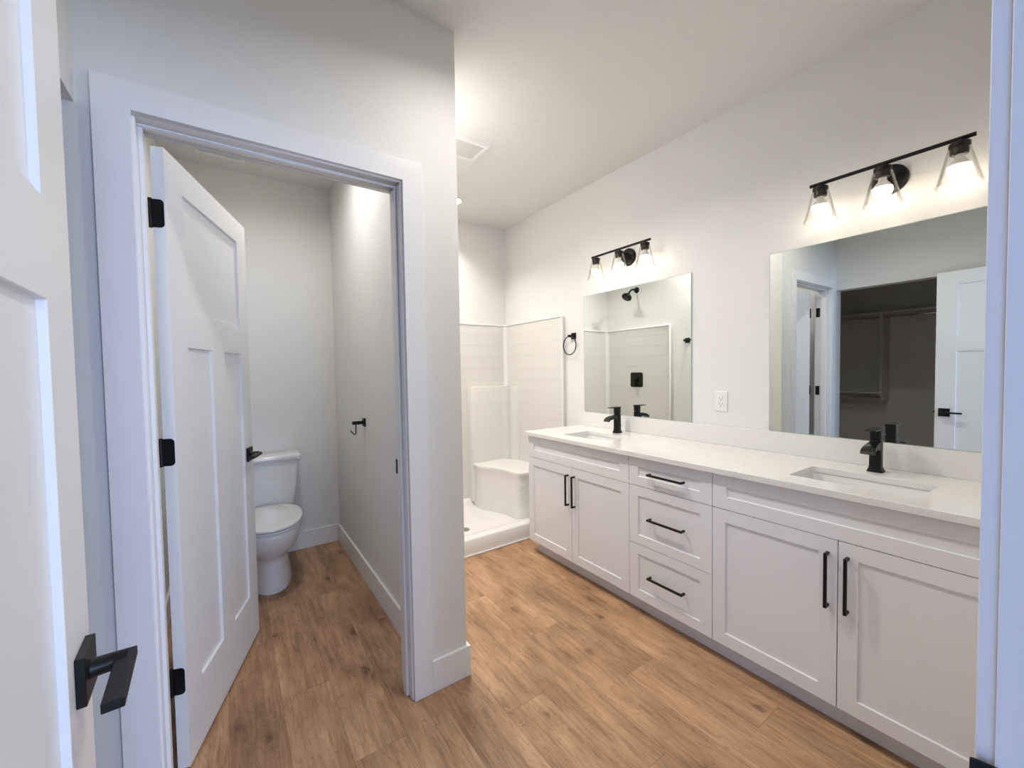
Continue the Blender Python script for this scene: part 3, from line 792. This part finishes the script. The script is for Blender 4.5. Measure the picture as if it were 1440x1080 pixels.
def faucet(s, lab):
    fx = 2.190
    f = thing('faucet', lab, 'faucet', (fx, s, CT), group='sink faucets')
    def sq(z, hx, hy, r=0.007, dx=0.0): return ring(rrect(fx + dx, s, hx, hy, r, 4), z)
    bm = B(); loft(bm, [sq(CT, 0.0255, 0.0255), sq(CT + 0.004, 0.0255, 0.0255), sq(CT + 0.010, 0.0225, 0.0225), sq(CT + 0.022, 0.0195, 0.0195), sq(CT + 0.127, 0.0190, 0.0190), sq(CT + 0.130, 0.0180, 0.0180)])
    obj('body', bm, M_BLACK, f, smooth=True, angle=45)
    # open trough spout: profile in x-z swept across y, wider at the mouth
    top = [(0.012, 0.124), (-0.018, 0.124), (-0.045, 0.121), (-0.070, 0.117), (-0.092, 0.110), (-0.106, 0.100), (-0.114, 0.088)]
    bot = [(-0.105, 0.083), (-0.096, 0.090), (-0.082, 0.096), (-0.060, 0.099), (-0.038, 0.098), (-0.018, 0.090), (0.012, 0.078)]
    wid = [0.0185, 0.0185, 0.019, 0.0205, 0.022, 0.023, 0.0235]
    bm = B()
    L_ = [];
    for (a, b2, w) in zip(top, reversed(bot), wid):
        L_.append([(fx + a[0], s - w, CT + a[1]), (fx + a[0], s + w, CT + a[1]), (fx + b2[0], s + w, CT + b2[1]), (fx + b2[0], s - w, CT + b2[1])])
    loft(bm, L_)
    obj('spout', bm, M_BLACK, f, bevel=0.002, seg=3)
    bm = B(); loft(bm, [sq(CT + 0.128, 0.0165, 0.0165), sq(CT + 0.134, 0.0165, 0.0165), sq(CT + 0.136, 0.0185, 0.0185), sq(CT + 0.170, 0.0185, 0.0185), sq(CT + 0.172, 0.0185, 0.0185)])
    hnd = obj('handle', bm, M_BLACK, f, smooth=True, angle=45)
    bm = B(); prism(bm, [(fx + 0.0195, CT + 0.171), (fx + 0.0195, CT + 0.1795), (fx - 0.03, CT + 0.1795), (fx - 0.078, CT + 0.1775), (fx - 0.078, CT + 0.1735), (fx - 0.03, CT + 0.173)], 'y', s - 0.0185, s + 0.0185)
    obj('lever', bm, M_BLACK, hnd, bevel=0.0012)
    bm = B(); tube(bm, [(fx + 0.019, s, CT + 0.045), (fx + 0.034, s, CT + 0.045)], 0.003, 10); tube(bm, [(fx + 0.033, s, CT + 0.040), (fx + 0.033, s, CT + 0.055)], 0.005, 12)
    obj('lift_rod', bm, M_BLACK, f, smooth=True)


faucet(1.905, 'black single handle faucet at the far sink under the left mirror')
faucet(0.530, 'black single handle faucet at the near sink under the right mirror')


# mirrors: plain frameless glass resting on the backsplash
def mirror(lab, y0, y1, z0, z1, x_far, x_near):
    """silver face at x_far (y1 end) .. x_near (y0 end)"""
    t = 0.0055
    m = thing('mirror', lab, 'mirror', ((x_far + x_near) / 2, (y0 + y1) / 2, z0), group='frameless vanity mirrors')
    bm = B(); loft(bm, [[(x_near, y0, z0), (x_near + t, y0, z0), (x_near + t, y0, z1), (x_near, y0, z1)], [(x_far, y1, z0), (x_far + t, y1, z0), (x_far + t, y1, z1), (x_far, y1, z1)]])
    obj('backing', bm, M_MEDGE, m)
    d = 0.0006; e = 0.0025
    bm = B(); bm.faces.new([bm.verts.new(p) for p in ((x_near - d, y0 + e, z0 + e), (x_far - d, y1 - e, z0 + e), (x_far - d, y1 - e, z1 - e), (x_near - d, y0 + e, z1 - e))])
    # give the silvered pane a real thickness
    bm.faces.ensure_lookup_table()
    r = bmesh.ops.extrude_face_region(bm, geom=bm.faces[:])
    bmesh.ops.translate(bm, verts=[v for v in r['geom'] if isinstance(v, bmesh.types.BMVert)], vec=(d, 0, 0))
    obj('glass', bm, M_MIRROR, m)
    return m


mirror('square frameless mirror over the far sink, reflecting the shower head', 1.418, 2.330, 0.994, 1.898, 2.2965, 2.2965)
mirror('large frameless mirror over the near sink, reflecting closet and doors', 0.072, 0.985, 0.994, 1.902, 2.2968, 2.2878)


# ------------------------------------------------------------------ vanity lights
def vanity_light(yc, lab):
    zb = 2.141; xb = 2.200
    v = thing('vanity_light', lab, 'wall light', (XW, yc, 2.10), group='three bulb vanity lights')
    bm = B(); lathe(bm, (XW - 0.0002, yc, 2.100), (-1, 0, 0), [(0, 0.060), (0.012, 0.060), (0.019, 0.056), (0.022, 0.048)], 40)
    obj('backplate', bm, M_BLACK, v, smooth=True, angle=40)
    bm = B(); tube(bm, [(XW - 0.02, yc, 2.118), (2.235, yc, 2.118), (2.215, yc, 2.122), (2.203, yc, 2.135)], 0.008, 14)
    obj('arm', bm, M_BLACK, v, smooth=True)
    bm = B(); tube(bm, [(xb, yc - 0.252, zb), (xb, yc + 0.252, zb)], 0.0075, 16)
    obj('bar', bm, M_BLACK, v, smooth=True, angle=50)
    for dy in (-0.212, 0.0, 0.212):
        y = yc + dy
        bm = B(); lathe(bm, (xb, y, zb - 0.004), (0, 0, -1), [(0, 0.008), (0.008, 0.008), (0.010, 0.026), (0.013, 0.029), (0.026, 0.029), (0.028, 0.027)], 32)
        sk = obj('socket_cap', bm, M_BLACK, v, smooth=True, angle=40)
        bm = B(); lathe(bm, (xb, y, zb - 0.0315), (0, 0, -1), [(0, 0.026), (0.004, 0.0255), (0.024, 0.0245), (0.026, 0.02)], 32)
        obj('lamp_holder', bm, M_BRONZE, sk, smooth=True, angle=40)
        bm = B(); lathe(bm, (xb, y, zb - 0.0575), (0, 0, -1), [(0, 0.013), (0.012, 0.014), (0.019, 0.0185), (0.030, 0.0265), (0.040, 0.0318)], 24, caps=False)
        obj('bulb_base', bm, M_BASE, sk, smooth=True)
        # open glass cone shade with real wall thickness and a rolled foot
        h0 = zb - 0.032; prof = [(0.0, 0.0285), (0.004, 0.0315), (0.05, 0.0425), (0.10, 0.0545), (0.126, 0.0608), (0.1285, 0.0628), (0.1315, 0.0622), (0.1315, 0.0600), (0.128, 0.0590), (0.10, 0.0525), (0.05, 0.0405), (0.006, 0.0295)]
        bm = B(); lathe(bm, (xb, y, h0), (0, 0, -1), prof, 40, caps=False)
        obj('shade', bm, M_GLASS, v, smooth=True, angle=60)
        bm = B(); prof = [(0.0, 0.0185)] + [(0.034 - 0.034 * math.cos(a) , 0.0) for a in ()]
        c = 0.030; R = 0.0325
        prof = [(c - R * math.cos(a), R * math.sin(a)) for a in [math.radians(q) for q in range(70, 181, 10)]] + [(c + R, 0.0005)]
        lathe(bm, (xb, y, zb - 0.0765), (0, 0, -1), prof, 28)
        obj('bulb', bm, M_BULB, v, smooth=True, angle=80)
    return v


vanity_light(1.888, 'black three bulb wall light over the left mirror')
vanity_light(0.524, 'black three bulb wall light over the right mirror')

# outlet
ol = thing('wall_outlet', 'white electrical outlet on the wall between the two mirrors', 'outlet', (XW, 1.237, 1.075))
bm = B(); loft(bm, [[(x, 1.237 + a, 1.133 + b2) for a, b2 in rrect(0, 0, hy, hz, 0.003, 3)] for x, hy, hz in ((XW - 0.0002, 0.036, 0.0585), (XW - 0.004, 0.036, 0.0585), (XW - 0.0065, 0.033, 0.0555))]); obj('cover_plate', bm, M_PLATE, ol)
rc = obj('receptacle', boxm((XW - 0.0085, XW - 0.006, 1.237 - 0.0168, 1.237 + 0.0168, 1.133 - 0.0335, 1.133 + 0.0335)), M_PLATE, ol, bevel=0.0006)
for zc in (1.150, 1.1165):
    bm = boxm((XW - 0.0090, XW - 0.008, 1.2445, 1.2465, zc - 0.001, zc + 0.007), (XW - 0.0090, XW - 0.008, 1.2275, 1.2295, zc - 0.001, zc + 0.007)); box(bm, XW - 0.0090, XW - 0.008, 1.2345, 1.2395, zc - 0.0095, zc - 0.005)
    obj('slots', bm, M_DARK, rc)
obj('test_button', boxm((XW - 0.0092, XW - 0.008, 1.232, 1.242, 1.1305, 1.1345)), M_GRILLE, rc)

# towel ring
tr = thing('towel_ring', 'black towel ring on the wall between shower and left mirror', 'towel ring', (XW, 2.457, 1.57))
obj('wall_plate', boxm((XW - 0.010, XW - 0.0002, 2.422, 2.472, 1.574, 1.624)), M_BLACK, tr, bevel=0.001)
obj('post', boxm((2.250, XW - 0.009, 2.447, 2.467, 1.588, 1.608)), M_BLACK, tr, bevel=0.001)
rc_, RR = (2.262, 2.457, 1.522), 0.074
bm = B(); tube(bm, [(rc_[0], rc_[1] + RR * math.sin(2 * PI * i / 48), rc_[2] + RR * math.cos(2 * PI * i / 48)) for i in range(48)], 0.0042, 12, closed=True)
obj('ring', bm, M_BLACK, tr, smooth=True)


# ------------------------------------------------------------------ ceiling fixtures
def vent(x0, x1, y0, y1, lab, name='ceiling_vent'):
    v = thing(name, lab, 'vent', ((x0 + x1) / 2, (y0 + y1) / 2, CE))
    bm = B(); z1 = CE - 0.0003; z0 = CE - 0.016; f = 0.028
    cx, cy, hx, hy = (x0 + x1) / 2, (y0 + y1) / 2, (x1 - x0) / 2, (y1 - y0) / 2
    def q(dx, z): return [(cx + sx * (hx - dx), cy + sy * (hy - dx), z) for sx, sy in ((1, 1), (-1, 1), (-1, -1), (1, -1))]
    loft(bm, [q(0, z1), q(0, z1 - 0.004), q(0.008, z0), q(f, z0), q(f + 0.003, z0 + 0.009), q(f + 0.003, z1)], True, True)
    obj('frame', bm, M_TRIM, v)
    bm = B(); n = 12
    for i in range(n):
        yy = y0 + f + 0.006 + (y1 - y0 - 2 * f - 0.012) * (i + 0.5) / n
        box(bm, x0 + f, x1 - f, yy - 0.0045, yy + 0.0045, z0 + 0.002, z0 + 0.006)
    box(bm, x0 + f, x1 - f, y0 + f, y1 - f, z0 + 0.0075, z0 + 0.0095)
    obj('grille', bm, M_GRILLE, v)
    return v


vent(1.12, 1.385, 2.205, 2.425, 'square white exhaust fan grille on the bathroom ceiling')
vent(-0.15, 0.125, 2.99, 3.255, 'faint white exhaust fan grille on the toilet room ceiling')


def downlight(x, y, watts, spread, lab, r=0.062):
    m = M_CANL
    d = thing('recessed_light', lab, 'ceiling light', (x, y, CE), group='recessed ceiling lights')
    bm = B(); lathe(bm, (x, y, CE - 0.0003), (0, 0, -1), [(0, r + 0.022), (0.004, r + 0.021), (0.006, r + 0.004), (0.003, r)], 40); obj('trim_ring', bm, M_TRIM, d, smooth=True)
    bm = B(); lathe(bm, (x, y, CE - 0.0036), (0, 0, -1), [(0, r), (0.002, r * 0.99)], 40); obj('lens', bm, m, d)
    l = bpy.data.lights.new('downlight_beam', 'AREA'); l.shape = 'DISK'; l.size = 2 * r * 0.97; l.energy = watts; l.color = CANC; l.spread = math.radians(spread)
    lo = bpy.data.objects.new('downlight_beam', l); C.objects.link(lo); lo.parent = d; lo.location = (0, 0, -0.0066)
    return d


downlight(1.560, 3.08, 3.7, 115, 'bright recessed light in the ceiling above the shower')
downlight(0.90, 0.96, 4.8, 150, 'recessed light in the bathroom ceiling above the open floor')
downlight(0.96, 2.10, 9.9, 150, 'recessed light in the bathroom ceiling beside the partition wall')
downlight(0.28, 2.45, 4.1, 160, 'recessed light in the toilet room ceiling')

# ------------------------------------------------------------------ closet shelving seen in the right mirror
cs = thing('closet_shelving', 'pale double hang closet shelving reflected in the right mirror', 'closet shelving', (-2.05, 1.2, 0.9))
XBK, XSF = -2.1995, -1.90
YD = 1.625
obj('shelf', boxm((XBK, XSF, YD + 0.009, 2.2495, 1.945, 1.963)), M_SHELF, cs)
obj('shelf', boxm((XBK, XSF, 0.056, YD - 0.009, 1.945, 1.963)), M_SHELF, cs)
obj('shelf', boxm((XBK, XSF, YD + 0.009, 2.2495, 0.972, 0.990)), M_SHELF, cs)
bm = B(); prof = [(XSF, 1.963), (XSF, 0.94), (XSF - 0.03, 0.94)] + [(XSF - 0.03 - 0.04 * math.sin(math.radians(a)), 0.90 + 0.04 * math.cos(math.radians(a))) for a in (0, 30, 60, 90)] + [(XSF - 0.07, 0.88), (XBK, 0.88), (XBK, 1.963)]
prism(bm, prof, 'y', YD - 0.009, YD + 0.009); obj('divider', bm, M_SHELF, cs)
for y0, y1, z0 in ((YD + 0.009, 2.249, 1.70), (0.056, YD - 0.009, 1.70), (YD + 0.009, 2.249, 0.72)):
    pass
for y0, y1, z in ((YD + 0.009, 2.249, 1.945), (0.056, YD - 0.009, 1.945), (YD + 0.009, 2.249, 0.972)):
    obj('cleat', boxm((XBK, XBK + 0.019, y0, y1, z - 0.235, z - 0.150 + 0.0)), M_SHELF, cs)
    bm = B(); tube(bm, [(XSF - 0.03, y0, z - 0.045), (XSF - 0.03, y1, z - 0.045)], 0.0145, 16); obj('hanging_rod', bm, M_CHROME, cs, smooth=True, angle=50)
